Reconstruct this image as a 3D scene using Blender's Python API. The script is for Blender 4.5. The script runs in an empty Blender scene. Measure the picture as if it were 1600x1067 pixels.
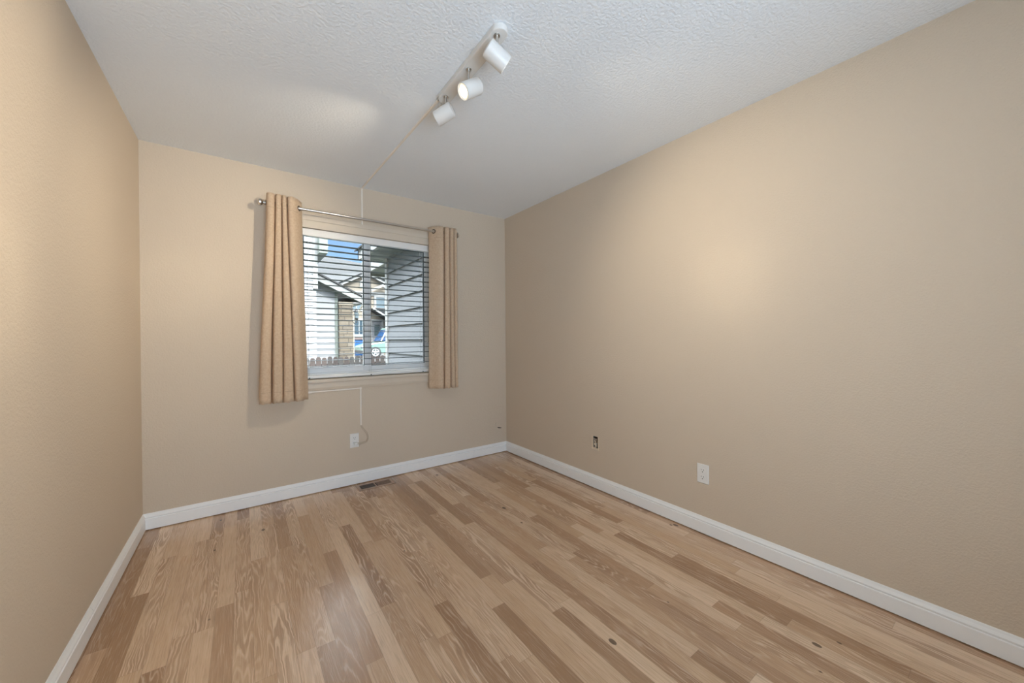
import bpy, bmesh, math, random
from mathutils import Vector, Matrix
random.seed(7)
scene = bpy.context.scene
COL = scene.collection

# ------------------------------------------------------------------ camera
cam_d = bpy.data.cameras.new('camera'); cam = bpy.data.objects.new('camera', cam_d); COL.objects.link(cam)
YAW, PIT, ROL = 0.623005, -0.0037776, -0.0080824
F = Vector((math.sin(YAW)*math.cos(PIT), math.cos(YAW)*math.cos(PIT), math.sin(PIT)))
R0 = Vector((math.cos(YAW), -math.sin(YAW), 0)); U0 = R0.cross(F)
R = R0*math.cos(ROL)+U0*math.sin(ROL); U = R.cross(F)
cam.matrix_world = Matrix(((R.x, U.x, -F.x, 0), (R.y, U.y, -F.y, 0), (R.z, U.z, -F.z, 1.18503), (0, 0, 0, 1)))
cam_d.sensor_width = 36; cam_d.lens = 585.87/1600*36
cam_d.shift_x = -0.00089; cam_d.shift_y = -0.00174
cam_d.clip_start = 0.02; cam_d.clip_end = 300
scene.camera = cam

# ------------------------------------------------------------------ sky, sun, fill, exposure
scene.view_settings.view_transform = 'Standard'
scene.view_settings.look = 'None'
scene.view_settings.gamma = 1
scene.view_settings.exposure = 0.48
scene.view_settings.use_curve_mapping = False
scene.cycles.use_denoising = True
scene.cycles.max_bounces = 14
scene.cycles.diffuse_bounces = 8
scene.cycles.transparent_max_bounces = 24
scene.cycles.sample_clamp_indirect = 6
world = bpy.data.worlds.new('sky'); scene.world = world; world.use_nodes = True
wn = world.node_tree; wn.nodes.clear()
sky = wn.nodes.new('ShaderNodeTexSky'); sky.sky_type = 'NISHITA'
sky.sun_disc = False; sky.dust_density = .1; sky.ozone_density = 4.0; sky.sun_elevation = math.radians(48); sky.sun_rotation = math.radians(150)
bg = wn.nodes.new('ShaderNodeBackground'); bg.inputs['Strength'].default_value = 0.14
# blue sky near the horizon, bright sunlit cloud higher up
tc = wn.nodes.new('ShaderNodeTexCoord'); sx = wn.nodes.new('ShaderNodeSeparateXYZ'); wn.links.new(tc.outputs['Generated'], sx.inputs[0])
mr = wn.nodes.new('ShaderNodeMapRange'); mr.interpolation_type = 'SMOOTHSTEP'
mr.inputs[1].default_value = .30; mr.inputs[2].default_value = .62
wn.links.new(sx.outputs[2], mr.inputs[0])
bg2 = wn.nodes.new('ShaderNodeBackground'); bg2.inputs[0].default_value = (.92, .97, 1, 1); bg2.inputs[1].default_value = 16.5
mxw = wn.nodes.new('ShaderNodeMixShader')
wo = wn.nodes.new('ShaderNodeOutputWorld')
wn.links.new(sky.outputs[0], bg.inputs[0]); wn.links.new(mr.outputs[0], mxw.inputs[0]); wn.links.new(bg.outputs[0], mxw.inputs[1]); wn.links.new(bg2.outputs[0], mxw.inputs[2]); wn.links.new(mxw.outputs[0], wo.inputs[0])

def lamp(name, kind, loc, target, energy, color, **kw):
    d = bpy.data.lights.new(name, kind); d.energy = energy; d.color = color
    for k, v in kw.items(): setattr(d, k, v)
    o = bpy.data.objects.new(name, d); COL.objects.link(o); o.location = loc
    dv = Vector(target)-Vector(loc)
    o.rotation_euler = dv.to_track_quat('-Z', 'Y').to_euler()
    return o
lamp('sun', 'SUN', (10, -20, 30), (3, 12, 0), 3.5, (1, .95, .88), angle=math.radians(1))
# added soft fill lamp behind the camera, in the unseen hall past the doorway
lamp('hall_fill_lamp', 'AREA', (0.15, -1.75, .85), (0.45, 0.6, 2.35), 49, (.68, .84, 1.0), shape='RECTANGLE', size=1.8, size_y=1.5, spread=math.radians(130))

# ------------------------------------------------------------------ helpers
ORI = {}
def setp(o, label=None, cat=None, group=None, kind=None):
    if label: o['label'] = label
    if cat: o['category'] = cat
    if group: o['group'] = group
    if kind: o['kind'] = kind
    return o
def empty(name, loc, **k):
    o = bpy.data.objects.new(name, None); COL.objects.link(o); o.location = loc
    o.empty_display_size = .05; ORI[o] = Vector(loc)
    return setp(o, **k)
class MB:
    def __init__(s): s.v = []; s.f = []
    def add(s, vs, fs):
        n = len(s.v); s.v += [Vector(q) for q in vs]; s.f += [[i+n for i in q] for q in fs]; return s
    def box(s, x0, x1, y0, y1, z0, z1):
        return s.add([(x0,y0,z0),(x1,y0,z0),(x1,y1,z0),(x0,y1,z0),(x0,y0,z1),(x1,y0,z1),(x1,y1,z1),(x0,y1,z1)],
                     [(0,3,2,1),(4,5,6,7),(0,1,5,4),(1,2,6,5),(2,3,7,6),(3,0,4,7)])
    def prism(s, poly, axis, a, b):
        def P(u, w, t):
            return {'x': (t,u,w), 'y': (u,t,w), 'z': (u,w,t)}[axis]
        n = len(poly)
        vs = [P(u,w,a) for u,w in poly]+[P(u,w,b) for u,w in poly]
        fs = [list(range(n))[::-1], list(range(n,2*n))]+[(i,(i+1)%n,n+(i+1)%n,n+i) for i in range(n)]
        return s.add(vs, fs)
    def ring(s, x0,x1,z0,z1, t, y0,y1):      # rectangular frame lying in the xz plane
        tl, tr, tb, tt = t if isinstance(t, tuple) else (t,t,t,t)
        s.box(x0,x0+tl,y0,y1,z0,z1); s.box(x1-tr,x1,y0,y1,z0,z1)
        s.box(x0+tl,x1-tr,y0,y1,z0,z0+tb); s.box(x0+tl,x1-tr,y0,y1,z1-tt,z1); return s
    def cyl(s, p0, p1, r, n=20, r1=None):
        return s.lathe([(0,r),(1,r if r1 is None else r1)], p0, p1, n)
    def lathe(s, prof, p0, p1, n=24, caps=True):   # profile of (t along p0-p1, radius)
        p0 = Vector(p0); d = Vector(p1)-p0; q = d.to_track_quat('Z','Y')
        ax, ay = q @ Vector((1,0,0)), q @ Vector((0,1,0)); vs = []; fs = []
        for t, r in prof:
            for k in range(n):
                a = 2*math.pi*k/n; vs.append(p0+d*t+ax*(r*math.cos(a))+ay*(r*math.sin(a)))
        for i in range(len(prof)-1):
            for k in range(n):
                fs.append((i*n+k, i*n+(k+1)%n, (i+1)*n+(k+1)%n, (i+1)*n+k))
        if caps: fs.append(list(range(n))[::-1]); fs.append(list(range((len(prof)-1)*n, len(prof)*n)))
        return s.add(vs, fs)
    def tube(s, pts, r, n=8):
        pts = [Vector(q) for q in pts]; vs = []; fs = []
        for i, q in enumerate(pts):
            d = (pts[min(i+1,len(pts)-1)]-pts[max(i-1,0)]).normalized(); qq = d.to_track_quat('Z','Y')
            ax, ay = qq @ Vector((1,0,0)), qq @ Vector((0,1,0))
            for k in range(n):
                a = 2*math.pi*k/n; vs.append(q+ax*(r*math.cos(a))+ay*(r*math.sin(a)))
        for i in range(len(pts)-1):
            for k in range(n): fs.append((i*n+k, i*n+(k+1)%n, (i+1)*n+(k+1)%n, (i+1)*n+k))
        fs.append(list(range(n))[::-1]); fs.append(list(range((len(pts)-1)*n, len(pts)*n)))
        return s.add(vs, fs)
    def torus(s, c, axis, R_, r, n=24, m=8):
        q = Vector(axis).to_track_quat('Z','Y'); c = Vector(c); vs = []; fs = []
        for i in range(n):
            a = 2*math.pi*i/n; e = q @ Vector((math.cos(a), math.sin(a), 0)); zz = q @ Vector((0,0,1))
            for k in range(m):
                b = 2*math.pi*k/m; vs.append(c+e*(R_+r*math.cos(b))+zz*(r*math.sin(b)))
        for i in range(n):
            for k in range(m): fs.append((i*m+k, ((i+1)%n)*m+k, ((i+1)%n)*m+(k+1)%m, i*m+(k+1)%m))
        return s.add(vs, fs)
    def build(s, name, mat, parent=None, origin=None, bevel=0, smooth=False, **k):
        if origin is None:
            if parent is not None: origin = ORI[parent]
            else:
                lo = [min(q[i] for q in s.v) for i in range(3)]; hi = [max(q[i] for q in s.v) for i in range(3)]
                origin = Vector(((lo[0]+hi[0])/2, (lo[1]+hi[1])/2, lo[2]))
        origin = Vector(origin)
        me = bpy.data.meshes.new(name)
        me.from_pydata([q-origin for q in s.v], [], s.f); me.update()
        bm = bmesh.new(); bm.from_mesh(me); bmesh.ops.recalc_face_normals(bm, faces=bm.faces); bm.to_mesh(me); bm.free()
        me.materials.append(mat)
        o = bpy.data.objects.new(name, me); COL.objects.link(o)
        if parent is not None: o.parent = parent; o.location = origin-ORI[parent]
        else: o.location = origin
        ORI[o] = origin
        if bevel:
            b = o.modifiers.new('bevel', 'BEVEL'); b.width = bevel; b.segments = 2; b.limit_method = 'ANGLE'; b.angle_limit = math.radians(40)
        if smooth:
            for p in me.polygons: p.use_smooth = True
            try: me.set_sharp_from_angle(angle=math.radians(35))
            except Exception: pass
        return setp(o, **k)
def dup(o, loc):
    c = o.copy(); COL.objects.link(c); c.location = loc; return c

# ------------------------------------------------------------------ materials
def srgb(r, g, b):
    f = lambda c: (c/255/12.92 if c/255 <= .04045 else ((c/255+.055)/1.055)**2.4)
    return (f(r), f(g), f(b), 1)
class NT:
    def __init__(s, name):
        s.m = bpy.data.materials.new(name); s.m.use_nodes = True; s.t = s.m.node_tree
        s.b = s.t.nodes['Principled BSDF']; s.out = s.t.nodes['Material Output']
    def n(s, typ, **k):
        q = s.t.nodes.new(typ)
        for a, v in k.items(): setattr(q, a, v)
        return q
    def put(s, sock, v):
        if isinstance(v, bpy.types.NodeSocket): s.t.links.new(v, sock)
        else: sock.default_value = v
    def math(s, op, a, b=0.0, c=0.0, clamp=False):
        q = s.n('ShaderNodeMath', operation=op, use_clamp=clamp)
        s.put(q.inputs[0], a); s.put(q.inputs[1], b); s.put(q.inputs[2], c); return q.outputs[0]
    def mix(s, fac, a, b, blend='MIX'):
        q = s.n('ShaderNodeMix', data_type='RGBA', blend_type=blend)
        s.put(q.inputs[0], fac); s.put(q.inputs[6], a); s.put(q.inputs[7], b); return q.outputs[2]
    def xyz(s, x, y, z):
        q = s.n('ShaderNodeCombineXYZ'); s.put(q.inputs[0], x); s.put(q.inputs[1], y); s.put(q.inputs[2], z); return q.outputs[0]
    def noise(s, vec, scale, detail=2, rough=.5, dist=0):
        q = s.n('ShaderNodeTexNoise'); s.put(q.inputs['Vector'], vec); q.inputs['Scale'].default_value = scale
        q.inputs['Detail'].default_value = detail; q.inputs['Roughness'].default_value = rough; q.inputs['Distortion'].default_value = dist
        return q.outputs[0]
    def ramp(s, fac, stops, interp='LINEAR'):
        q = s.n('ShaderNodeValToRGB'); s.put(q.inputs[0], fac); q.color_ramp.interpolation = interp
        e = q.color_ramp.elements
        while len(e) < len(stops): e.new(.5)
        for el, (p_, c_) in zip(e, stops): el.position = p_; el.color = c_ if len(c_) == 4 else (*c_, 1)
        return q.outputs[0]
    def bump(s, h, strength, dist=.002):
        q = s.n('ShaderNodeBump'); q.inputs['Strength'].default_value = strength; q.inputs['Distance'].default_value = dist
        s.put(q.inputs['Height'], h); s.put(s.b.inputs['Normal'], q.outputs[0]); return q
    def pos(s):
        g = s.n('ShaderNodeNewGeometry'); return g.outputs['Position']
def plain(name, col, rough=.5, metal=0, var=.04, vscale=30, bump=0, bscale=200, spec=.5):
    t = NT(name); p_ = t.pos()
    nz = t.noise(p_, vscale, 3)
    dk = tuple(c*(1-var) for c in col[:3])+(1,); lt = tuple(min(1, c*(1+var)) for c in col[:3])+(1,)
    t.put(t.b.inputs['Base Color'], t.mix(nz, dk, lt))
    t.b.inputs['Roughness'].default_value = rough; t.b.inputs['Metallic'].default_value = metal
    t.b.inputs['Specular IOR Level'].default_value = spec
    if bump: t.bump(t.noise(p_, bscale, 2), bump)
    return t.m
def paint(name, col, scale, strength, dist):
    t = NT(name); p_ = t.pos()
    h = t.noise(p_, scale, 3, .55); h2 = t.ramp(h, [(.38,(0,0,0)),(.62,(1,1,1))])
    big = t.noise(p_, 1.3, 2)
    t.put(t.b.inputs['Base Color'], t.mix(big, tuple(c*.975 for c in col[:3])+(1,), tuple(c*1.02 for c in col[:3])+(1,)))
    t.b.inputs['Roughness'].default_value = .85; t.b.inputs['Specular IOR Level'].default_value = .2
    t.bump(h2, strength, dist); return t.m
M = {}
M['wall'] = paint('beige_orange_peel_paint', (.62, .535, .435), 120, .5, .0014)
M['ceil'] = paint('white_textured_ceiling', (.81, .85, .89), 75, .45, .003)
M['trim'] = plain('white_trim_paint', (.86, .88, .90), .42, var=.015)
M['casing'] = plain('beige_trim_paint', (.62, .545, .45), .5, var=.02)
M['vinyl'] = plain('white_vinyl', (.88, .885, .89), .35, var=.015)
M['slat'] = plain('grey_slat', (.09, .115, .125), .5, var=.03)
M['headrail'] = plain('white_headrail', (.80, .80, .79), .4, var=.02)
M['cord'] = plain('white_cord', (.70, .70, .68), .7)
M['stitch'] = plain('stitched_seam', (.50, .40, .30), .8)
M['black'] = plain('dark_gap', (.015, .012, .01), .6)
M['gasket'] = plain('dark_gasket', (.03, .045, .05), .5)
M['plastic'] = plain('white_plastic', (.78, .78, .77), .35, var=.01)
M['lampwhite'] = plain('white_lamp_enamel', (.72, .71, .69), .4, var=.01)
M['nickel'] = plain('brushed_nickel', (.62, .60, .57), .28, metal=1, var=.03)
M['grommet'] = plain('dark_bronze', (.055, .045, .04), .35, metal=.8)
M['raceway'] = plain('cream_raceway', (.80, .75, .68), .45, var=.01)
M['wire'] = plain('clear_tan_wire', (.50, .42, .33), .4)
M['ivory'] = plain('ivory_plastic', (.70, .60, .47), .4)
M['steelbox'] = plain('grey_box', (.28, .25, .21), .5)
M['vent'] = plain('brown_vent_metal', (.44, .31, .235), .45, var=.05)
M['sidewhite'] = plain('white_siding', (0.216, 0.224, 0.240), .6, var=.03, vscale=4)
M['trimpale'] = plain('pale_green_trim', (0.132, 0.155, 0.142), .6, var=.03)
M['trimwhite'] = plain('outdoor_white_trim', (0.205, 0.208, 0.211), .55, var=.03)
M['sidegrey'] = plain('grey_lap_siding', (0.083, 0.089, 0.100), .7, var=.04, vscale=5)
M['soffit'] = plain('grey_soffit', (0.145, 0.155, 0.172), .7, var=.04)
M['tan'] = plain('tan_stucco', (0.165, 0.142, 0.115), .8, var=.05)
M['door'] = plain('grey_door', (0.112, 0.115, 0.125), .5)
M['blue'] = plain('blue_bin_plastic', (0.017, 0.073, 0.198), .45, var=.05)
M['lid'] = plain('brown_bin_lid', (0.040, 0.025, 0.023), .5)
M['tyre'] = plain('tyre_rubber', (.018, .02, .022), .7)
M['rim'] = plain('alloy_rim', (.62, .64, .66), .35, metal=.6)
M['lawn'] = plain('lawn', (0.033, 0.043, 0.020), .9, var=.3, vscale=8)
M['road'] = plain('street_asphalt', (0.079, 0.079, 0.083), .9, var=.12, vscale=10)
M['iron'] = plain('black_iron', (.02, .02, .022), .5)
M['dkglass'] = plain('dark_house_glass', (0.030, 0.050, 0.069), .12, var=.15, vscale=2)
M['ltglass'] = plain('pale_house_glass', (0.092, 0.119, 0.139), .15, var=.12, vscale=2)
M['carpaint'] = plain('pale_green_car_paint', (0.099, 0.165, 0.142), .22, var=.02)
M['carglass'] = plain('blue_car_glass', (0.010, 0.030, 0.079), .08, var=.2, vscale=3)
M['yellow'] = plain('yellow_panel', (0.2, 0.16, 0.06), .5)
def m_shingle():
    t = NT('grey_shingles'); p_ = t.pos(); nz = t.noise(p_, 9, 4, .7)
    t.put(t.b.inputs['Base Color'], t.ramp(nz, [(.3,(.005,.0058,.0078)),(.7,(.0085,.0097,.0124))])); t.b.inputs['Roughness'].default_value = .9; return t.m
M['shingle'] = m_shingle()
def m_stone():
    t = NT('ledge_stone'); p_ = t.pos()
    sp = t.n('ShaderNodeSeparateXYZ'); t.put(sp.inputs[0], p_)
    u = t.math('ADD', sp.outputs[0], sp.outputs[1])
    row = t.math('FLOOR', t.math('MULTIPLY', sp.outputs[2], 9.0))
    wnz = t.n('ShaderNodeTexWhiteNoise', noise_dimensions='1D'); t.put(wnz.inputs['W'], row)
    uu = t.math('ADD', t.math('MULTIPLY', u, 4.0), t.math('MULTIPLY', wnz.outputs[0], 5.0))
    cell = t.n('ShaderNodeTexWhiteNoise', noise_dimensions='2D'); t.put(cell.inputs['Vector'], t.xyz(t.math('FLOOR', uu), row, 0))
    c = t.ramp(cell.outputs[0], [(0,(.075,.06,.045)),(.4,(.12,.098,.073)),(.75,(.155,.137,.113)),(1,(.10,.088,.077))])
    fz = t.math('ABSOLUTE', t.math('SUBTRACT', t.math('FRACT', t.math('MULTIPLY', sp.outputs[2], 9.0)), .5))
    fx = t.math('ABSOLUTE', t.math('SUBTRACT', t.math('FRACT', uu), .5))
    gap = t.math('MAXIMUM', t.math('GREATER_THAN', fz, .43), t.math('GREATER_THAN', fx, .47))
    t.put(t.b.inputs['Base Color'], t.mix(gap, t.mix(t.noise(p_, 25, 3), c, (.09,.072,.052,1)), (.025,.02,.017,1))); t.b.inputs['Roughness'].default_value = .9
    t.bump(t.math('SUBTRACT', 1, gap), .6, .03); return t.m
M['stone'] = m_stone()
def m_picket():
    t = NT('weathered_cedar'); oi = t.n('ShaderNodeObjectInfo'); p_ = t.pos()
    nz = t.noise(p_, 14, 3, .6)
    c = t.ramp(oi.outputs['Random'], [(0,(.05,.038,.037)),(.35,(.068,.05,.047)),(.65,(.06,.065,.067)),(1,(.088,.074,.067))])
    t.put(t.b.inputs['Base Color'], t.mix(nz, c, (.045,.036,.034,1))); t.b.inputs['Roughness'].default_value = .9; return t.m
M['picket'] = m_picket()
def m_glass():
    t = NT('clear_glass'); tr = t.n('ShaderNodeBsdfTransparent'); gl = t.n('ShaderNodeBsdfGlossy'); gl.inputs['Roughness'].default_value = .0
    fr = t.n('ShaderNodeFresnel'); fr.inputs['IOR'].default_value = 1.45; mx = t.n('ShaderNodeMixShader')
    tr.inputs[0].default_value = (.97, .985, .98, 1)
    t.put(mx.inputs[0], t.math('MULTIPLY', fr.outputs[0], .8)); t.put(mx.inputs[1], tr.outputs[0]); t.put(mx.inputs[2], gl.outputs[0]); t.put(t.out.inputs[0], mx.outputs[0])
    return t.m
M['glass'] = m_glass()
def m_fabric():
    t = NT('tan_curtain_fabric'); p_ = t.pos()
    sp = t.n('ShaderNodeSeparateXYZ'); t.put(sp.inputs[0], p_)
    nz = t.noise(t.xyz(t.math('MULTIPLY', sp.outputs[0], 1.0), sp.outputs[1], t.math('MULTIPLY', sp.outputs[2], .25)), 260, 2)
    blot = t.noise(p_, 70, 3, .65)
    col = t.mix(nz, srgb(236,208,178), srgb(248,226,198))
    df = t.n('ShaderNodeBsdfDiffuse'); t.put(df.inputs[0], col)
    tl = t.n('ShaderNodeBsdfTranslucent'); t.put(tl.inputs[0], t.mix(t.ramp(blot, [(.35,(0,0,0)),(.65,(1,1,1))]), (.66,.63,.60,1), (.86,.85,.84,1)))
    bp = t.n('ShaderNodeBump'); bp.inputs['Strength'].default_value = .25; bp.inputs['Distance'].default_value = .001; t.put(bp.inputs['Height'], nz)
    t.put(df.inputs['Normal'], bp.outputs[0])
    mx = t.n('ShaderNodeMixShader'); mx.inputs[0].default_value = .52
    t.put(mx.inputs[1], df.outputs[0]); t.put(mx.inputs[2], tl.outputs[0]); t.put(t.out.inputs[0], mx.outputs[0]); return t.m
M['fabric'] = m_fabric()
def emit(name, col, s):
    t = NT(name); t.b.inputs['Base Color'].default_value = (.8,.78,.7,1); t.b.inputs['Emission Color'].default_value = col; t.b.inputs['Emission Strength'].default_value = s; return t.m
M['led'] = emit('warm_led_lens', (1, .90, .70, 1), 7)
M['ledrim'] = emit('warm_led_reflector', (1, .86, .62, 1), .30)
def m_floor():
    t = NT('oak_laminate'); p_ = t.pos()
    sp = t.n('ShaderNodeSeparateXYZ'); t.put(sp.inputs[0], p_); x, y = sp.outputs[0], sp.outputs[1]
    w = .0655
    ux = t.math('DIVIDE', t.math('ADD', x, 10.0), w); i = t.math('FLOOR', ux); fx = t.math('FRACT', ux)
    w1 = t.n('ShaderNodeTexWhiteNoise', noise_dimensions='1D'); t.put(w1.inputs['W'], i)
    v = t.math('ADD', t.math('DIVIDE', y, .88), t.math('MULTIPLY', w1.outputs[0], 13.0)); k = t.math('FLOOR', v); fv = t.math('FRACT', v)
    w2 = t.n('ShaderNodeTexWhiteNoise', noise_dimensions='2D'); t.put(w2.inputs['Vector'], t.xyz(i, k, 0))
    sc = t.n('ShaderNodeSeparateColor'); t.put(sc.inputs[0], w2.outputs['Color']); ra, rb, rc = sc.outputs
    base = t.ramp(ra, [(0, srgb(172,137,105)), (.18, srgb(194,159,127)), (.45, srgb(216,184,151)), (.75, srgb(232,203,172)), (1, srgb(239,213,184))])
    # long flame figure: contours of a stretched noise, different in every block
    zz = t.math('MULTIPLY', w2.outputs[0], 61.0)
    wob = t.noise(t.xyz(t.math('MULTIPLY', x, 26), t.math('MULTIPLY', y, 9), zz), 1.0, 2, .5)
    n1 = t.noise(t.xyz(t.math('ADD', t.math('MULTIPLY', x, 15), t.math('MULTIPLY', wob, .40)), t.math('MULTIPLY', y, 1.0), zz), 1.0, 1.5, .45)
    fr = t.math('ADD', 24.0, t.math('MULTIPLY', rb, 34.0))
    rings = t.math('SINE', t.math('MULTIPLY', n1, t.math('MULTIPLY', fr, 3.0)))
    line = t.ramp(rings, [(.70,(0,0,0)),(.97,(1,1,1))])
    dline = t.ramp(rings, [(.02,(1,1,1)),(.45,(0,0,0))])
    amt = t.math('MULTIPLY', t.ramp(rc, [(.15,(.05,.05,.05)),(.75,(1,1,1))]), t.ramp(t.noise(t.xyz(t.math('MULTIPLY', x, 9), t.math('MULTIPLY', y, 3), zz), 1.0, 2), [(.35,(.15,.15,.15)),(.6,(1,1,1))]))
    fib = t.noise(t.xyz(t.math('MULTIPLY', x, 330), t.math('MULTIPLY', y, 9), zz), 1.0, 3, .6)
    fib2 = t.noise(t.xyz(t.math('MULTIPLY', x, 60), t.math('MULTIPLY', y, 2.2), zz), 1.0, 3, .55)
    c = t.mix(t.math('MULTIPLY', fib2, .55), base, t.mix(1.0, base, (.66,.60,.55,1), 'MULTIPLY'))
    c = t.mix(t.math('MULTIPLY', dline, t.math('MULTIPLY', amt, .50)), c, srgb(136,100,76))
    c = t.mix(t.math('MULTIPLY', line, t.math('MULTIPLY', amt, .46)), c, srgb(242,222,202))
    c = t.mix(t.ramp(fib, [(.50,(0,0,0)),(.72,(.55,.55,.55))]), c, srgb(162,130,107))
    c = t.mix(t.ramp(fib, [(.27,(.40,.40,.40)),(.46,(0,0,0))]), c, srgb(236,214,194))
    # knots
    vo = t.n('ShaderNodeTexVoronoi'); t.put(vo.inputs['Vector'], t.xyz(t.math('MULTIPLY', x, 9.5), t.math('MULTIPLY', y, 5.5), 0)); vo.inputs['Scale'].default_value = 1
    vs_ = t.n('ShaderNodeSeparateColor'); t.put(vs_.inputs[0], vo.outputs['Color'])
    size = t.math('MULTIPLY', t.math('SUBTRACT', vs_.outputs[0], .25), .16)
    kn = t.math('MULTIPLY', t.math('SUBTRACT', size, vo.outputs['Distance']), 60.0, clamp=True)
    c = t.mix(t.math('MULTIPLY', kn, .80), c, srgb(62,40,28))
    # joints
    ex = t.math('SUBTRACT', .5, t.math('ABSOLUTE', t.math('SUBTRACT', fx, .5)))
    ev = t.math('MULTIPLY', t.math('SUBTRACT', .5, t.math('ABSOLUTE', t.math('SUBTRACT', fv, .5))), .88/w)
    jt = t.math('LESS_THAN', t.math('MINIMUM', ex, ev), .012)
    c = t.mix(t.math('MULTIPLY', jt, .30), c, srgb(84,58,42))
    t.put(t.b.inputs['Base Color'], c)
    t.put(t.b.inputs['Roughness'], t.math('ADD', .20, t.math('MULTIPLY', fib, .10)))
    t.b.inputs['Specular IOR Level'].default_value = 1.0
    t.bump(t.math('SUBTRACT', fib, t.math('MULTIPLY', jt, .8)), .10, .0006); return t.m
M['floor'] = m_floor()

# ------------------------------------------------------------------ the room
XL, XR, YB, YF, H = -0.5211, 2.2426, 3.2536, -0.95, 2.44
WX0, WX1, WZ0, WZ1, YO = 0.30, 1.482, 0.876, 2.045, 3.414     # window opening, outer face of the back wall
def tiled(name, mat, boxes):
    b = MB()
    for q in boxes: b.box(*q)
    return b.build(name, mat, kind='structure')
tiled('floor', M['floor'], [(XL-.12, XR+.12, -3.6, YO, -.15, 0)])
tiled('ceiling', M['ceil'], [(XL-.12, XR+.12, -3.6, YO, H, H+.15)])
tiled('wall_left', M['wall'], [(XL-.12, XL, -3.6, YB, 0, H)])
BX = (1.982, 2.056, .306, .408)       # hole of the uncovered electrical box in the right wall
tiled('wall_right', M['wall'], [(XR, XR+.12, -3.6, BX[0], 0, H), (XR, XR+.12, BX[1], YB, 0, H), (XR, XR+.12, BX[0], BX[1], 0, BX[2]), (XR, XR+.12, BX[0], BX[1], BX[3], H)])
tiled('wall_back', M['wall'], [(XL-.12, WX0, YB, YO, 0, H), (WX1, XR+.12, YB, YO, 0, H), (WX0, WX1, YB, YO, 0, WZ0), (WX0, WX1, YB, YO, WZ1, H)])
tiled('wall_front', M['wall'], [(XL, -.45, YF-.12, YF, 0, H), (1.2, XR, YF-.12, YF, 0, H), (-.45, 1.2, YF-.12, YF, 2.25, H)])
tiled('wall_hall', M['wall'], [(XL-.12, XR+.12, -3.72, -3.6, 0, H)])
# baseboards
PROF = [(0,.007),(.015,.007),(.015,.071),(.0105,.0735),(.0105,.0765),(.0135,.0795),(.0135,.083),(.0105,.088),(.0070,.094),(.0045,.1005),(.0030,.1035),(0,.1035)]
def base(name, axis, segs, face, sgn):
    b = MB()
    for a, c in segs: b.prism([(face+sgn*o, z) for o, z in PROF], axis, a, c)
    return b.build(name, M['trim'], kind='structure')
base('baseboard_left', 'y', [(YF, 2.2492), (2.2508, YB)], XL, 1)
base('baseboard_right', 'y', [(YF, YB)], XR, -1)
base('baseboard_back', 'x', [(XL+.0025, 1.8386), (1.8394, XR-.0025)], YB, -1)
# painted casing, stool and apron round the window
b = MB(); b.prism([(YB-.016, WZ1), (YB-.016, 2.098), (YB-.020, 2.104), (YB-.020, 2.133), (YB, 2.133), (YB, WZ1)], 'x', WX0-.078, WX1+.078)
b.build('trim_1', M['casing'], kind='structure')
b = MB(); b.box(WX0-.075, WX0, YB-.016, YB, WZ0, WZ1); b.build('trim_2', M['casing'], kind='structure')
b = MB(); b.box(WX1, WX1+.075, YB-.016, YB, WZ0, WZ1); b.build('trim_3', M['casing'], kind='structure')
b = MB(); b.box(WX0-.09, WX1+.09, YB-.034, YB, .853, .876); b.box(WX0, WX1, YB, 3.36, .856, .8765); b.build('trim_4', M['casing'], bevel=.004, kind='structure')
b = MB(); b.prism([(YB-.014, .80), (YB-.018, .812), (YB-.018, .8535), (YB, .8535), (YB, .790), (YB-.010, .790)], 'x', WX0-.075, WX1+.075); b.build('trim_5', M['casing'], kind='structure')

# ------------------------------------------------------------------ window
win = empty('window_1', (.89, 3.38, WZ0), kind='structure')
b = MB(); b.ring(WX0, WX1, WZ0, WZ1, (.044,.044,.044,.018), 3.345, 3.414); b.build('window_frame', M['vinyl'], win, bevel=.003)
b = MB(); b.ring(WX0+.044, .868, WZ0+.044, WZ1-.018, (.050,.034,.045,.022), 3.352, 3.378); b.build('sash', M['vinyl'], win, bevel=.003)
b = MB(); b.box(.386, .836, 3.362, 3.367, .962, 2.007); b.build('pane', M['glass'], win)
b = MB(); b.ring(.846, WX1-.044, WZ0+.044, WZ1-.018, (.060,.048,.040,.022), 3.380, 3.405); b.build('fixed_sash', M['vinyl'], win, bevel=.003)
b = MB(); b.box(.904, 1.392, 3.391, 3.396, .958, 2.007); b.build('pane', M['glass'], win)
b = MB(); b.ring(.904, 1.393, .958, 2.008, (.003,.008,.003,.006), 3.379, 3.3905); b.build('gasket', M['gasket'], win)
b = MB(); b.ring(.386, .840, .962, 2.008, (.003,.007,.003,.005), 3.3515, 3.3615); b.build('gasket', M['gasket'], win)
b = MB(); b.box(.838, .862, 3.338, 3.352, 1.42, 1.50); b.build('sash_lock', M['vinyl'], win, bevel=.004)

# ------------------------------------------------------------------ blind
bl = empty('window_blind', (.89, 3.30, WZ0), label='open horizontal blind with grey level slats inside the window', cat='blind')
b = MB(); b.box(WX0+.006, WX1-.006, 3.276, 3.326, 1.996, WZ1-.001); b.box(WX0+.004, WX1-.004, 3.266, 3.276, 1.990, WZ1-.001); b.build('headrail', M['headrail'], bl, bevel=.002)
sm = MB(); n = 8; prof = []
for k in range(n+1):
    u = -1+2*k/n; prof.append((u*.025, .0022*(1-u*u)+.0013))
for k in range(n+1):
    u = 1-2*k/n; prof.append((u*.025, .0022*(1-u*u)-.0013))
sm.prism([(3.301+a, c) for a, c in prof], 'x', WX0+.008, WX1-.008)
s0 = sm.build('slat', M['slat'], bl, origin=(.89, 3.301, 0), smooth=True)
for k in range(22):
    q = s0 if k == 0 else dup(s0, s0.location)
    q.location = Vector((0, .001, 1.943-.0461*k-WZ0))
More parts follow.
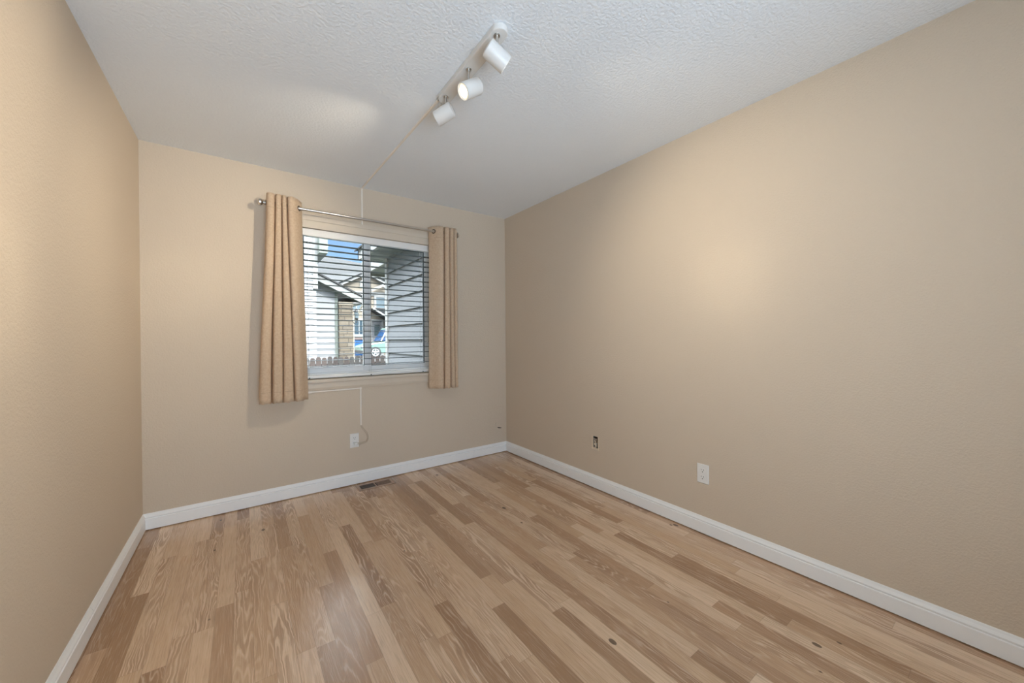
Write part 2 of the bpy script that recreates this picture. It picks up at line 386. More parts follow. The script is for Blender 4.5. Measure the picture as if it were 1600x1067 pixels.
b = MB(); b.box(WX0+.008, WX1-.008, 3.277, 3.327, .884, .905); b.build('bottom_rail', M['headrail'], bl, bevel=.003)
for cx in (.412, .875, 1.335):
    b = MB()
    for yy in (3.2745, 3.3275): b.tube([(cx, yy, .9), (cx, yy, 1.2), (cx, yy, 1.6), (cx, yy, 1.998)], .0011, 6)
    for k in range(22): b.tube([(cx, 3.2745, 1.9405-.0461*k), (cx, 3.3275, 1.9405-.0461*k)], .0008, 5)
    b.build('ladder_cord', M['cord'], bl)
    b = MB(); b.cyl((cx, 3.2768, .888), (cx, 3.2728, .888), .005, 10); b.build('cord_plug', M['gasket'], bl)
b = MB()
for dx in (0, .012): b.tube([(1.372+dx, 3.268, 1.995), (1.372+dx, 3.267, 1.5), (1.374+dx*.7, 3.268, 1.18)], .0011, 6)
b.lathe([(0,.002),(.2,.005),(.9,.0065),(1,.003)], (1.378, 3.268, 1.185), (1.378, 3.268, 1.15), 10); b.build('lift_cord', M['cord'], bl)

# ------------------------------------------------------------------ curtains and rod
RY, RZ = YB-.10, 2.152
rod = empty('curtain_rod', (.87, RY, RZ), label='thin brushed nickel curtain rod above the window', cat='curtain rod')
b = MB(); b.cyl((.128, RY, RZ), (1.610, RY, RZ), .0095, 18); b.build('rod', M['nickel'], rod, smooth=True)
for sx, x0 in ((-1, .130), (1, 1.608)):
    b = MB(); b.lathe([(0,.012),(.10,.0125),(.14,.009),(.22,.009),(.30,.016),(.50,.0225),(.72,.0225),(.90,.015),(1,.004)], (x0, RY, RZ), (x0+sx*.045, RY, RZ), 20); b.build('finial', M['nickel'], rod, smooth=True)
for x0 in (.158, 1.58):
    b = MB(); b.tube([(x0, YB-.001, RZ-.02), (x0, RY+.02, RZ-.02), (x0, RY, RZ-.012)], .005, 8); b.cyl((x0, YB, RZ-.02), (x0, YB-.004, RZ-.02), .02, 16); b.torus((x0, RY, RZ), (1,0,0), .013, .003); b.build('bracket', M['nickel'], rod, smooth=True)
def smooth_line(P, n=6):
    out = []
    for i in range(len(P)-1):
        p0, p1, p2, p3 = P[max(i-1,0)], P[i], P[i+1], P[min(i+2,len(P)-1)]
        for k in range(n):
            t = k/n
            out.append(tuple(.5*(2*p1[c]+(p2[c]-p0[c])*t+(2*p0[c]-5*p1[c]+4*p2[c]-p3[c])*t*t+(3*p1[c]-p0[c]-3*p2[c]+p3[c])*t**3) for c in (0,1)))
    return out+[P[-1]]
def plan(bd, tail):                        # fold boundaries -> (x, distance from the wall) of the gathered cloth
    w = [bd[i+1]-bd[i] for i in range(4)]
    P = [(bd[0]+.25*w[0], .070), (bd[0]+.02*w[0], .095), (bd[0]+.02*w[0], .128)]
    for i in range(3):
        P += [(bd[i]+.14*w[i], .147), (bd[i]+.38*w[i], .155), (bd[i]+.66*w[i], .154), (bd[i]+.93*w[i], .138), (bd[i+1]-.004*(1 if w[0] > 0 else -1), .105), (bd[i+1], .078), (bd[i+1]+.03*w[i+1], .108)]
    i = 3
    P += [(bd[i]+.10*w[i], .140), (bd[i]+.26*w[i], .150), (bd[i]+.42*w[i], .144), (bd[i]+.60*w[i], .125), (bd[i]+.80*w[i], .096), (bd[4], tail)]
    return smooth_line(P)
def curtain(top, bot, ztop, zbot, label):
    root = empty('window_curtain', ((bot[0]+bot[4])/2, RY, zbot), label=label, cat='curtain', group='pair of grommet curtains')
    A, B = plan(top, .055), plan(bot, .075); nv = 44; n = len(A); vs = []; fs = []
    for j in range(nv+1):
        v = j/nv; e = v*v*(3-2*v)*.5+v*.5
        for i in range(n):
            u = i/(n-1)
            x = A[i][0]+(B[i][0]-A[i][0])*e + .003*math.sin(9*u+5*v)*v
            d = A[i][1]+(B[i][1]-A[i][1])*e + .004*math.sin(6*u+4.2*v)*v
            z = ztop+(zbot-ztop)*v + (.003*math.sin(i*.5) if v > .985 else 0)
            vs.append(Vector((x, YB-d, z)))
    for j in range(nv):
        for i in range(n-1):
            a = j*n+i; fs.append((a, a+1, a+n+1, a+n))
    b = MB(); b.add(vs, fs); o = b.build('panel', M['fabric'], root, smooth=True)
    so = o.modifiers.new('cloth', 'SOLIDIFY'); so.thickness = .0014; so.offset = 0
    # stitched heading and hem lines
    for (z0, z1) in ((ztop-.100, ztop-.0985), (zbot+.078, zbot+.0795)):
        b = MB()
        def at(i, z):
            v = (ztop-z)/(ztop-zbot); e = v*v*(3-2*v)*.5+v*.5; u = i/(n-1)
            return Vector((A[i][0]+(B[i][0]-A[i][0])*e+.003*math.sin(9*u+5*v)*v, YB-(A[i][1]+(B[i][1]-A[i][1])*e+.004*math.sin(6*u+4.2*v)*v)-.0012, z))
        vs2 = [at(i, z0) for i in range(n)]+[at(i, z1) for i in range(n)]
        b.add(vs2, [(i, i+1, n+i+1, n+i) for i in range(n-1)]); b.build('stitching', M['stitch'], root)
    # a bronze grommet wherever the cloth crosses the rod
    for i in range(n-1):
        d0, d1 = A[i][1]-.10, A[i+1][1]-.10
        if d0*d1 < 0:
            t = d0/(d0-d1); x = A[i][0]+(A[i+1][0]-A[i][0])*t
            dx, dy = A[i+1][0]-A[i][0], -(A[i+1][1]-A[i][1]); nn = Vector((dy, -dx, 0)).normalized()
            if nn.x < 0: nn = -nn
            b = MB(); b.torus((x, RY, RZ), nn, .0165, .0036, 22, 8); b.build('grommet', M['grommet'], root, smooth=True)
curtain((.139,.190,.229,.259,.362), (.087,.155,.225,.297,.388), 2.212, .742, 'tan grommet curtain left of the window, its shadow on the wall beside it')
curtain((1.608,1.575,1.535,1.487,1.372), (1.614,1.577,1.536,1.477,1.350), 2.196, .738, 'tan grommet curtain gathered between the window and the corner with the plain wall')

# ------------------------------------------------------------------ track light
TX = .853
tl = empty('track_light', (TX, 1.52, H), label='white ceiling track with three small adjustable spotlights, switched on', cat='track light')
b = MB(); poly = []; r = .033
for k in range(17):
    a = math.pi*k/16; poly.append((TX+r*math.cos(a), 1.772+r*math.sin(a)))
for k in range(17):
    a = math.pi+math.pi*k/16; poly.append((TX+r*math.cos(a), 1.262+r*math.sin(a)))
b.prism(poly, 'z', H-.026, H); b.build('track_bar', M['lampwhite'], tl, bevel=.004)
WARM = (1.0, .85, .64)
def head(c, n, top, power, spill, cone):
    c = Vector(c); n = Vector(n).normalized(); L, rr = .098, .0375
    back, front = c-n*L/2, c+n*L/2
    b = MB()
    b.lathe([(0,.020),(.01,.030),(.05,rr),(.97,rr),(1,rr-.001),(1.0,rr-.0035),(.93,rr-.0045),(.93,.002)], back, front, 40)
    o = b.build('spot_head', M['lampwhite'], tl, smooth=True)
    b = MB(); b.cyl(back+n*(L*.931), back+n*(L*.950), rr-.005, 32); b.torus(back+n*(L*.955), n, .0285, .0022, 32, 8); b.build('reflector', M['ledrim'], o, smooth=True)
    b = MB(); b.lathe([(0,.022),(.7,.021),(1,.014)], back+n*(L*.951), back+n*(L*.985), 28); b.build('lens', M['led'], o, smooth=True)
    b = MB(); tp = Vector(top); b.cyl(tp, Vector((tp.x, tp.y, c.z+.015)), .0055, 14); b.cyl((tp.x,tp.y,H-.030), (tp.x,tp.y,H-.026), .013, 18); b.build('stem', M['nickel'], o, smooth=True)
    s = lamp('spot_beam', 'SPOT', back+n*(L*.995), front+n, power, WARM, spot_size=math.radians(cone), spot_blend=1.0, shadow_soft_size=.013)
    s.parent = o; s.matrix_parent_inverse = Matrix.Translation(-ORI[o])
    return o
head((.848, 1.278, 2.335), (.83, -.16, -.50), (.845, 1.27, H-.026), 46, .12, 100)
head((.862, 1.517, 2.338), (-.83, .02, -.58), (.845, 1.505, H-.026), 64, .12, 100)
head((.846, 1.759, 2.335), (-.58, .72, -.38), (.845, 1.742, H-.026), 62, .12, 88)

# ------------------------------------------------------------------ cable raceways and wire
def bar(b, p0, p1, w, t, nrm):            # flat half-round duct from p0 to p1 lying on a face with normal nrm
    p0, p1, nrm = Vector(p0), Vector(p1), Vector(nrm); d = (p1-p0).normalized(); s = d.cross(nrm).normalized()
    prof = [(-w/2,0),(-w/2,t*.55),(-w*.32,t),(w*.32,t),(w/2,t*.55),(w/2,0)]
    n = len(prof); vs = [p0+s*a+nrm*c for a, c in prof]+[p1+s*a+nrm*c for a, c in prof]
    b.add(vs, [list(range(n)), list(range(n,2*n))]+[(i,(i+1)%n,n+(i+1)%n,n+i) for i in range(n)])
rc = empty('cable_raceway', (.805, YB, 2.133), label='thin cream cable raceway from the ceiling track down to the window casing', cat='cable cover')
b = MB(); bar(b, (.842, 1.816, H), (.806, YB, H), .013, .009, (0,0,-1)); b.build('ceiling_run', M['raceway'], rc)
b = MB(); bar(b, (.806, YB, H), (.806, YB, 2.134), .014, .009, (0,-1,0)); b.build('wall_run', M['raceway'], rc)
b = MB(); b.box(.797, .815, YB-.012, YB, H-.014, H-.0005); b.build('elbow', M['raceway'], rc, bevel=.003)
b = MB(); b.tube([(.842,1.808,H-.005),(.8445,1.8075,H-.009),(.846,1.8065,H-.012)], .004, 8); b.box(.834,.850,1.8065,1.817,H-.012,H-.001); b.build('cable_end', M['steelbox'], rc)
rc = empty('cable_raceway', (.781, YB, .47), label='thin cream cable raceway under the window apron, turning down toward the outlet', cat='cable cover')
b = MB(); bar(b, (.416, YB, .7835), (.781, YB, .7835), .013, .009, (0,-1,0)); b.build('apron_run', M['raceway'], rc)
b = MB(); bar(b, (.781, YB, .790), (.781, YB, .478), .013, .009, (0,-1,0)); b.build('drop_run', M['raceway'], rc)
b = MB(); b.box(.772, .790, YB-.0115, YB, .7735, .7925); b.build('elbow', M['raceway'], rc, bevel=.003)
b = MB(); b.box(.398, .420, YB-.014, YB, .776, .791); b.tube([(.40,YB-.006,.78),(.392,YB-.006,.765),(.394,YB-.006,.748),(.386,YB-.006,.742)], .0025, 8); b.build('cable_end', M['raceway'], rc, bevel=.002)
def spl(pts, n=10):
    out = []; P = [Vector(q) for q in pts]
    for i in range(len(P)-1):
        a, b_, c, d = P[max(i-1,0)], P[i], P[i+1], P[min(i+2,len(P)-1)]
        for k in range(n):
            t = k/n; out.append(.5*((2*b_)+(c-a)*t+(2*a-5*b_+4*c-d)*t*t+(3*b_-a-3*c+d)*t**3))
    return out+[P[-1]]
b = MB()
b.tube(spl([(.779,YB-.005,.482),(.790,YB-.008,.45),(.815,YB-.012,.415),(.830,YB-.012,.375),(.822,YB-.012,.345),(.790,YB-.010,.335),(.752,YB-.012,.338)]), .0021, 8)
b.tube(spl([(.783,YB-.005,.482),(.800,YB-.010,.452),(.829,YB-.014,.41),(.838,YB-.014,.365),(.820,YB-.013,.332),(.785,YB-.010,.325),(.752,YB-.012,.329)]), .0021, 8)
b.build('lamp_wire', M['wire'], smooth=True, label='thin looped wire hanging from the raceway end beside the outlet', cat='wire')

# ------------------------------------------------------------------ outlets
def outlet(c, ax, nrm, label, plug=False):
    c, ax, nrm = Vector(c), Vector(ax), Vector(nrm); z = Vector((0,0,1))
    root = empty('wall_outlet', c-z*.058, label=label, cat='outlet', group='duplex wall outlets')
    def slab(b, u0,u1,v0,v1,t0,t1,inset=0):
        P = lambda u,v,t: c+ax*u+z*v+nrm*t
        b.add([P(u0,v0,t0),P(u1,v0,t0),P(u1,v1,t0),P(u0,v1,t0),P(u0+inset,v0+inset,t1),P(u1-inset,v0+inset,t1),P(u1-inset,v1-inset,t1),P(u0+inset,v1-inset,t1)],
              [(0,3,2,1),(4,5,6,7),(0,1,5,4),(1,2,6,5),(2,3,7,6),(3,0,4,7)])
    b = MB(); slab(b, -.036,.036,-.058,.058,0,.006,.003); b.build('cover_plate', M['plastic'], root, bevel=.0012)
    for s in (-1, 1):
        zc = s*.0205
        b = MB(); n = 24; poly = []
        for k in range(n):
            a = 2*math.pi*k/n; poly.append((.0172*math.cos(a), max(-.0135, min(.0135, .0172*math.sin(a)))+zc))
        vs = [c+ax*u+z*v+nrm*.0055 for u, v in poly]+[c+ax*u+z*v+nrm*.0078 for u, v in poly]
        b.add(vs, [list(range(n)), list(range(n,2*n))]+[(i,(i+1)%n,n+(i+1)%n,n+i) for i in range(n)])
        rcp = b.build('receptacle', M['plastic'], root)
        b = MB()
        slab(b, -.0078,-.0055,zc+.000,zc+.0085,.0075,.0081); slab(b, .0055,.0078,zc+.001,zc+.0078,.0075,.0081); slab(b, -.0025,.0025,zc-.0105,zc-.0055,.0075,.0081)
        b.build('slot', M['gasket'], rcp)
    b = MB(); b.cyl(c+nrm*.0055, c+nrm*.0072, .0032, 12); b.build('screw', M['plastic'], root)
    if plug:
        b = MB(); slab(b, -.006,.022,-.036,-.012,.0078,.024,.003); b.build('plug', M['plastic'], root, bevel=.002)
    return root
outlet((.7305, YB, .359), (1,0,0), (0,-1,0), 'white outlet below the window with a thin wire plugged in', plug=True)
outlet((XR, 1.168, .360), (0,1,0), (-1,0,0), 'white outlet alone on the large plain wall, nothing plugged in')
ob = empty('open_outlet_box', (XR, 2.019, .306), label='uncovered electrical box with a bare ivory receptacle in the large plain wall', cat='outlet')
yc = 2.019
b = MB(); x0, x1 = XR, XR+.06
b.box(x0+.004,x1,BX[0],BX[0]+.003,BX[2],BX[3]); b.box(x0+.004,x1,BX[1]-.003,BX[1],BX[2],BX[3]); b.box(x0+.004,x1,BX[0],BX[1],BX[2],BX[2]+.003); b.box(x0+.004,x1,BX[0],BX[1],BX[3]-.003,BX[3]); b.box(x1-.003,x1,BX[0],BX[1],BX[2],BX[3])
b.build('box', M['steelbox'], ob)
b = MB(); b.box(XR-.003, XR+.004, BX[1]-.014, BX[1]+.001, BX[2]-.002, BX[3]+.002); b.box(XR-.003, XR+.004, BX[0]-.001, BX[0]+.010, BX[2]-.002, BX[3]+.002); b.box(XR-.003, XR+.004, BX[0]+.010, BX[1]-.014, BX[2]-.002, BX[2]+.013); b.build('mounting_frame', M['ivory'], ob, bevel=.001)
b = MB(); b.box(XR-.001, XR+.003, yc-.012, yc+.012, BX[2]+.012, BX[2]+.022); b.build('strap', M['nickel'], ob)
b = MB(); b.box(XR-.001, XR+.003, yc-.018, yc+.018, BX[3]-.026, BX[3]-.016); b.build('strap', M['nickel'], ob)
b = MB(); b.box(XR-.002, XR+.03, yc-.004, yc+.013, BX[2]+.030, BX[2]+.052); b.box(XR, XR+.03, yc-.008, yc+.006, BX[2]+.018, BX[2]+.032); b.box(XR+.002, XR+.03, yc+.004, yc+.014, BX[2]+.056, BX[2]+.072); b.build('receptacle', M['ivory'], ob, bevel=.002)
b = MB(); b.tube(spl([(XR+.05,yc-.02,.36),(XR+.01,yc-.012,.375),(XR+.004,yc+.002,.362),(XR+.01,yc+.004,.345)]), .0018, 7); b.build('wire', M['ivory'], ob, smooth=True)
ws = empty('wall_cut', (2.150, YB, .25), label='small dark cut with torn paper low on the back wall next to the corner', cat='wall damage')
b = MB(); poly = [(2.128,.265),(2.142,.264),(2.162,.260),(2.186,.252),(2.170,.2485),(2.150,.251),(2.136,.257)]; b.prism(poly, 'y', YB-.0012, YB); b.build('slit', M['black'], ws)
b = MB(); b.tube(spl([(2.116,YB-.002,.312),(2.111,YB-.003,.300),(2.113,YB-.003,.286),(2.120,YB-.002,.276),(2.128,YB-.001,.266)]), .0022, 7); b.build('torn_paper', M['casing'], ws, smooth=True)
b = MB(); b.prism([(2.112,.312),(2.118,.314),(2.116,.304),(2.111,.303)], 'y', YB-.0012, YB); b.build('nick', M['black'], ws)

# ------------------------------------------------------------------ floor register
fv = empty('floor_register', (.867, 3.143, 0), label='brown metal floor register set in the planks below the window', cat='floor vent')
VX0, VX1, VY0, VY1 = .724, 1.010, 3.073, 3.214
b = MB(); gx0, gx1, gy0, gy1 = .746, .985, 3.100, 3.187
b.box(VX0,gx0,VY0,VY1,0,.004); b.box(gx1,VX1,VY0,VY1,0,.004); b.box(gx0,gx1,VY0,gy0,0,.004); b.box(gx0,gx1,gy1,VY1,0,.004); b.box(.857,.867,gy0,gy1,0,.0042)
b.build('frame', M['vent'], fv, bevel=.0018)
b = MB(); b.box(gx0,gx1,gy0,gy1,0.0002,.0008); b.build('duct_opening', M['black'], fv)
b = MB()
for k in range(26):
    xx = gx0+.004+(gx1-gx0-.006)*k/25.5
    if .852 < xx < .870: continue
    if xx < .86:
        b.box(xx, xx+.0011, gy0, gy1, .0008, .0013); continue
    b.add([(xx,gy0,.0008),(xx+.0016,gy0,.0008),(xx+.0026,gy0,.0036),(xx+.0010,gy0,.0036),(xx,gy1,.0008),(xx+.0016,gy1,.0008),(xx+.0026,gy1,.0036),(xx+.0010,gy1,.0036)], [(0,1,2,3),(7,6,5,4),(0,4,5,1),(1,5,6,2),(2,6,7,3),(3,7,4,0)])
b.build('grille', M['vent'], fv)

# ------------------------------------------------------------------ outdoors
tiled('ground_lawn', M['lawn'], [(-30, 40, YO+.001, 14.5, -.75, -.42)])
b = MB(); b.add([(-30,14.5,-.42),(40,14.5,-.42),(40,21,.10),(-30,21,.10),(40,60,.10),(-30,60,.10)], [(0,1,2,3),(3,2,4,5)]); b.build('ground_street', M['road'], kind='structure')
# own garage wing
wing = empty('garage_wing', (2.3, 4.6, -.42), label='grey lap sided garage wing of this house just outside the window', cat='garage')
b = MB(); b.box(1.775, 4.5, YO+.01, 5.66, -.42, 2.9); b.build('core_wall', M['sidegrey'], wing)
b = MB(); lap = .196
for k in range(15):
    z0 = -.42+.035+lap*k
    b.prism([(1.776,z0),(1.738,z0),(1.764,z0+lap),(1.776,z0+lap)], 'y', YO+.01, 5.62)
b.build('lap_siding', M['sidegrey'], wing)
b = MB(); b.box(1.730, 1.85, 5.60, 5.69, -.42, 2.39); b.build('corner_trim', M['trimwhite'], wing)
b = MB(); b.box(1.46, 4.6, YO+.01, 5.95, 2.39, 2.42)
for k in range(11): b.box(1.48, 1.745, 3.6+.22*k, 3.61+.22*k, 2.386, 2.39)
b.build('soffit', M['soffit'], wing)
b = MB(); b.box(1.86, 4.6, 5.95, 7.2, 2.40, 2.43); b.build('porch_ceiling', M['soffit'], wing)
b = MB(); b.box(1.42, 1.46, YO+.01, 5.99, 2.385, 2.53); b.box(1.42, 1.86, 5.95, 5.99, 2.385, 2.53); b.build('fascia', M['trimwhite'], wing)
b = MB(); b.box(1.82, 4.6, 7.16, 7.2, 2.36, 2.53); b.box(1.82, 1.86, 5.99, 7.16, 2.385, 2.53); b.build('porch_beam', M['trimwhite'], wing)
b = MB(); b.prism([(1.38, 2.52), (1.38, 2.54), (4.6, 3.9), (4.6, 3.85)], 'y', YO+.01, 6.05); b.build('roof', M['shingle'], wing)
# fence
fe = empty('picket_fence', (1.7, 8.6, -.42), label='weathered dog-eared picket fence across the yard outside the window', cat='fence')
b = MB(); poly = [(-.047,0),(.047,0),(.047,1.19),(.040,1.222),(.022,1.245),(-.022,1.245),(-.040,1.222),(-.047,1.19)]
b.prism([(u, w-.42) for u, w in poly], 'y', 8.59, 8.61); p0 = b.build('picket', M['picket'], fe, origin=(0, 8.6, -.42))
for k in range(24):
    q = p0 if k == 0 else dup(p0, p0.location)
    q.location = Vector((.60+.108*k-1.7, random.uniform(-.004,.004), random.uniform(-.012,.010)))
for zz in (.60, -.1):
    b = MB(); b.box(.5, 3.2, 8.612, 8.65, zz, zz+.09); b.build('rail', M['picket'], fe)
b = MB(); b.box(3.02, 3.11, 8.62, 8.70, -.42, .80); b.build('post', M['picket'], fe)
# neighbour's house on the left
nh = empty('neighbour_house', (0, 12, -.42), label='white sided neighbouring house with a low gable rake and a stone pillar', cat='house')
def rz(x): return 2.85-.485*(x-1.40)       # rake line
b = MB(); b.prism([(-4.0,-.42),(2.0,-.42),(2.0,rz(2.0)+.02),(-1.2,rz(-1.2)+.02),(-4.0,rz(-1.2)-1.3)], 'y', 10.60, 16); b.build('garage_wall', M['sidewhite'], nh)
b = MB()
for k in range(21):
    z0 = -.42+.15*k
    xr = min(1.94, 1.40+(2.83-(z0+.15))/.485)
    b.prism([(10.60,z0),(10.575,z0),(10.588,z0+.15),(10.60,z0+.15)], 'x', -3.0, xr)
b.build('siding', M['sidewhite'], nh)
b = MB(); b.box(1.93, 2.00, 10.555, 10.62, -.42, rz(2.0)-.1); b.build('corner_board', M['trimpale'], nh)
b = MB(); b.box(2.0, 2.33, 10.42, 10.75, -.42, 2.08); b.build('stone_pillar', M['stone'], nh)
b = MB(); b.box(1.99, 2.36, 10.40, 10.77, 2.08, 2.16); b.build('pillar_cap', M['tan'], nh)
b = MB(); x0, x1 = -1.2, 2.56; b.prism([(x0,rz(x0)),(x1,rz(x1)),(x1,rz(x1)-.15),(x0,rz(x0)-.15)], 'y', 10.33, 10.37); b.build('rake_board', M['trimwhite'], nh)
b = MB(); b.prism([(x0,rz(x0)-.13),(x1-.02,rz(x1)-.13),(x1-.02,rz(x1)-.15),(x0,rz(x0)-.15)], 'y', 10.37, 10.60); b.build('rake_soffit', M['trimpale'], nh)
b = MB(); b.prism([(x0,rz(x0)+.05),(x1+.03,rz(x1)+.04),(x1+.03,rz(x1)),(x0,rz(x0)+.005)], 'y', 10.30, 15); b.build('garage_roof', M['iron'], nh)
b = MB(); b.box(2.33, 2.56, 10.37, 15, rz(2.56)-.16, rz(2.56)-.13); b.box(2.54, 2.58, 10.33, 15, rz(2.56)-.16, rz(2.56)); b.build('eave', M['trimwhite'], nh)
b = MB(); b.box(-4, 1.42, 10.0, 15, -.42, 6.2); b.build('upper_wall', M['sidewhite'], nh)
b = MB()
for k in range(43): b.prism([(10.0,-.4+.15*k),(9.975,-.4+.15*k),(9.988,-.25+.15*k),(10.0,-.25+.15*k)], 'x', -4, 1.35)
b.build('upper_siding', M['sidewhite'], nh)
b = MB(); b.box(1.35, 1.45, 9.96, 10.1, 2.4, 6.2); b.build('upper_corner_board', M['trimwhite'], nh)
b = MB(); b.box(1.45, 1.63, 9.7, 15, 3.22, 3.9); b.build('upper_eave_box', M['trimpale'], nh)
b = MB(); b.tube([(2.55,10.2,2.12),(2.50,10.3,2.0),(2.38,10.45,1.72),(2.35,10.45,1.6),(2.35,10.45,-.4)], .022, 8); b.build('downspout', M['steelbox'], nh)
ln = empty('wall_lantern', (2.42, 10.40, 1.70), label='black wall lantern on the stone pillar of the neighbouring house', cat='lantern')
b = MB(); b.tube(spl([(2.33,10.44,1.66),(2.37,10.42,1.62),(2.42,10.40,1.65),(2.42,10.40,1.72)]), .012, 8); b.build('bracket', M['iron'], ln, smooth=True)
b = MB(); b.lathe([(0,.03),(.1,.05),(.12,.035),(.7,.06),(.72,.075),(.9,.03),(1,.012)], (2.42,10.40,1.70), (2.42,10.40,2.0), 12); b.build('cage', M['iron'], ln)
b = MB(); b.lathe([(0,.045),(1,.064)], (2.42,10.40,1.75), (2.42,10.40,1.90), 12); b.build('globe', M['ltglass'], ln)
# house across the street
fh = empty('far_house', (6.5, 29, .1), label='tan two storey house with white gable trim across the street', cat='house')
b = MB(); b.box(0.5, 12, 27, 36, .1, 4.95); b.build('wall', M['tan'], fh)
b = MB(); b.add([(0.0,26.6,4.75),(12.5,26.6,4.75),(11.0,31.5,7.0),(1.8,31.5,7.85),(0.0,26.6,4.60),(12.5,26.6,4.60)], [(0,1,2,3),(0,4,5,1)]); b.add([(1.8,31.5,7.85),(11,31.5,7.0),(12.5,36.5,4.7),(0,36.5,4.7)], [(0,1,2,3)]); b.build('roof', M['shingle'], fh)
b = MB(); gx, gz = 6.78, 5.55; gl, gr, gb = 5.05, 8.75, 4.62
b.prism([(gl,.1),(gr,.1),(gr,gb),(gx,gz),(gl,gb)], 'y', 26.4, 30); b.build('gable_wall', M['tan'], fh)
b = MB()
b.prism([(gl-.25,gb-.12),(gx,gz+.02),(gx,gz+.20),(gl-.25,gb+.06)], 'y', 26.1, 26.4); b.prism([(gr+.25,gb-.12),(gx,gz+.02),(gx,gz+.20),(gr+.25,gb+.06)], 'y', 26.1, 26.4); b.build('rake_board', M['trimwhite'], fh)
b = MB(); b.prism([(gl-.3,gb+.06),(gx,gz+.20),(gx,gz+.26),(gl-.3,gb+.12)], 'y', 26.0, 31); b.prism([(gr+.3,gb+.06),(gx,gz+.20),(gx,gz+.26),(gr+.3,gb+.12)], 'y', 26.0, 31); b.build('gable_roof', M['shingle'], fh)
b = MB(); b.prism([(7.0,4.55),(7.75,4.95),(8.6,4.35),(8.6,4.20),(7.75,4.78),(7.0,4.40)], 'y', 25.9, 26.1); b.build('lower_rake', M['trimwhite'], fh)
b = MB(); b.box(gl, gr-.4, 26.33, 26.4, 4.18, 4.42); b.build('band_board', M['trimwhite'], fh)
lv = MB(); pts = [(6.36,4.70),(6.66,4.70),(6.66,5.02)]+[(6.51+.15*math.cos(a), 5.02+.13*math.sin(a)) for a in [math.pi*k/8 for k in range(1,8)]]+[(6.36,5.02)]
lv.prism(pts, 'y', 26.33, 26.40); lo = lv.build('louvre', M['trimwhite'], fh)
b = MB()
for k in range(4): b.box(6.41, 6.61, 26.31, 26.335, 4.76+.08*k, 4.80+.08*k)
b.build('louvre_blades', M['steelbox'], lo)
def hwin(x0, x1, z0, z1, y, mat, bars=1, t=.10):
    b = MB(); b.ring(x0, x1, z0, z1, t, y-.06, y); f = b.build('window', M['trimwhite'], fh)
    b = MB(); b.box(x0+t, x1-t, y-.03, y, z0+t, z1-t); b.build('pane', mat, f)
    b = MB()
    for k in range(bars): 
        xc = x0+t+(x1-x0-2*t)*(k+1)/(bars+1); b.box(xc-.025, xc+.025, y-.05, y-.03, z0+t, z1-t)
    b.build('muntin', M['trimwhite'], f)
hwin(5.70, 6.55, 3.10, 4.05, 26.4, M['ltglass'], 1)
hwin(7.28, 8.12, 3.22, 4.22, 26.4, M['ltglass'], 0, .14)
hwin(5.62, 6.95, 1.38, 2.62, 26.4, M['dkglass'], 1, .16)
b = MB(); b.prism([(6.85,3.22),(8.5,2.20),(8.7,2.20),(8.7,3.22)], 'y', 24.9, 26.4); b.build('porch_roof', M['shingle'], fh)
b = MB(); b.prism([(6.78,3.26),(8.55,2.16),(8.55,2.05),(6.78,3.14)], 'y', 24.8, 24.9); b.build('porch_rake', M['trimwhite'], fh)
b = MB(); b.box(7.88, 8.02, 24.9, 25.05, .1, 2.45); b.build('porch_column', M['trimwhite'], fh)
b = MB(); b.box(7.10, 7.75, 26.3, 26.4, .1, 2.42); dr = b.build('front_door', M['door'], fh)
b = MB(); b.box(7.26, 7.60, 26.27, 26.3, 1.45, 2.20); b.box(7.26, 7.60, 26.27, 26.3, .5, 1.2); b.build('door_panel', M['gasket'], dr)
b = MB(); b.ring(6.98, 7.87, .1, 2.55, .12, 26.26, 26.4); b.build('door_frame', M['trimwhite'], fh)
# bin
bn = empty('wheeled_bin', (5.75, 25.2, .1), label='blue wheeled bin standing in front of the far house', cat='bin')
b = MB(); b.add([(5.74,25.0,.16),(6.22,25.0,.16),(6.22,25.5,.16),(5.74,25.5,.16),(5.68,24.9,1.16),(6.28,24.9,1.16),(6.28,25.6,1.16),(5.68,25.6,1.16)], [(0,3,2,1),(4,5,6,7),(0,1,5,4),(1,2,6,5),(2,3,7,6),(3,0,4,7)]); b.build('body', M['blue'], bn, bevel=.03)
b = MB(); b.prism([(24.86,1.16),(25.64,1.16),(25.64,1.24),(25.3,1.30),(24.86,1.22)], 'x', 5.66, 6.30); b.build('lid', M['lid'], bn, bevel=.015)
for xx in (5.71, 6.21):
    b = MB(); b.cyl((xx,25.55,.22), (xx+.06,25.55,.22), .12, 16); b.build('wheel', M['tyre'], bn)
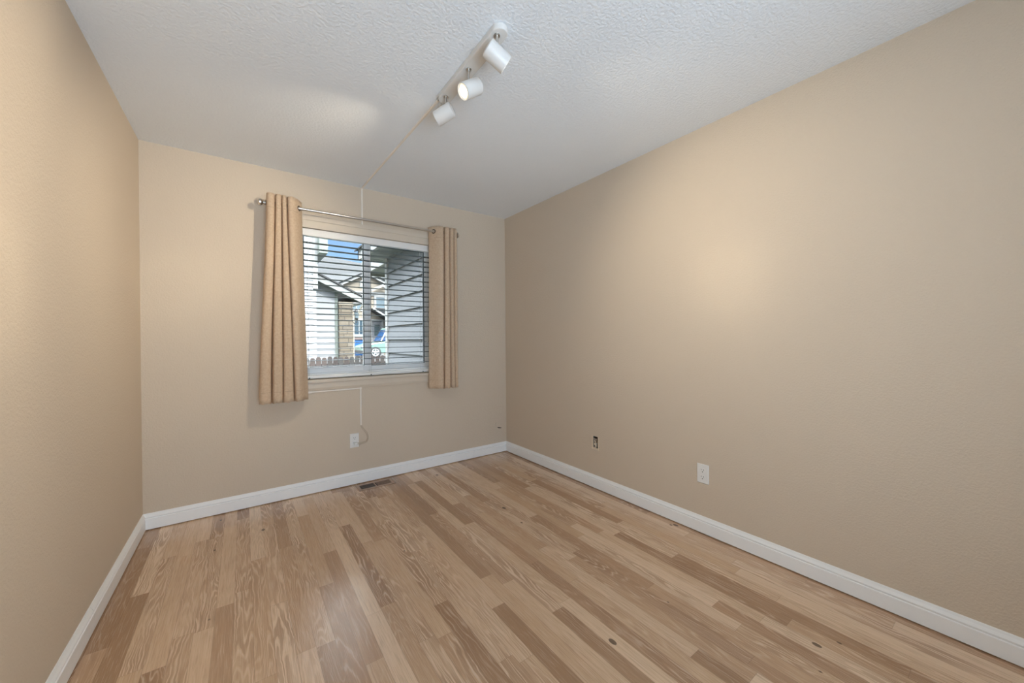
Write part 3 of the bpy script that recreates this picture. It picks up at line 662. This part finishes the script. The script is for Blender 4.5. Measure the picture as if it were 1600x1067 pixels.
# car, nose to the left
CY = 22.6
cr = empty('parked_car', (7.6, CY+.85, .08), label='pale green car parked nose-out before the far house', cat='car')
side = [(5.55,.42),(5.48,.62),(5.55,.80),(5.95,.93),(6.75,1.05),(7.25,1.10),(7.6,1.12),(9.4,1.12),(9.75,1.05),(9.8,.6),(9.7,.38),(5.7,.36)]
b = MB(); b.prism(side, 'y', CY, CY+1.7); b.build('body', M['carpaint'], cr, bevel=.06)
b = MB(); b.add([(6.62,CY+.05,1.08),(9.6,CY+.05,1.08),(9.6,CY+1.65,1.08),(6.62,CY+1.65,1.08),(7.06,CY+.2,1.80),(9.4,CY+.2,1.80),(9.4,CY+1.5,1.80),(7.06,CY+1.5,1.80)], [(0,3,2,1),(4,5,6,7),(0,1,5,4),(1,2,6,5),(2,3,7,6),(3,0,4,7)]); b.build('windscreen', M['carglass'], cr, bevel=.04)
b = MB(); b.add([(7.02,CY+.18,1.79),(9.42,CY+.18,1.79),(9.42,CY+1.52,1.79),(7.02,CY+1.52,1.79),(7.15,CY+.25,1.88),(9.3,CY+.25,1.88),(9.3,CY+1.45,1.88),(7.15,CY+1.45,1.88)], [(0,3,2,1),(4,5,6,7),(0,1,5,4),(1,2,6,5),(2,3,7,6),(3,0,4,7)]); b.build('roof', M['carpaint'], cr)
b = MB(); b.tube([(6.64,CY+.05,1.09),(7.06,CY+.19,1.80)], .04, 8); b.build('pillar', M['trimwhite'], cr)
b = MB(); b.tube([(8.0,CY+.05,1.09),(8.05,CY+.19,1.80)], .04, 8); b.build('pillar', M['trimwhite'], cr)
b = MB(); b.box(5.50, 5.9, CY-.02, CY+.2, .68, .80); b.build('headlight', M['ltglass'], cr, bevel=.02)
b = MB(); b.box(5.44, 5.62, CY, CY+1.7, .40, .56); b.build('bumper', M['tyre'], cr, bevel=.02)
for xx in (6.28, 9.0):
    b = MB(); b.torus((xx, CY+.04, .42), (0,1,0), .25, .10, 28, 10); w = b.build('wheel', M['tyre'], cr, smooth=True)
    b = MB(); b.cyl((xx, CY-.05, .42), (xx, CY+.02, .42), .215, 24); b.build('rim', M['gasket'], w)
    b = MB()
    for k in range(5):
        a = 2*math.pi*k/5+.3; b.tube([(xx,CY-.06,.42),(xx+.2*math.cos(a),CY-.06,.42+.2*math.sin(a))], .035, 6)
    b.torus((xx, CY-.05, .42), (0,1,0), .2, .02, 24, 6); b.build('spokes', M['rim'], w)
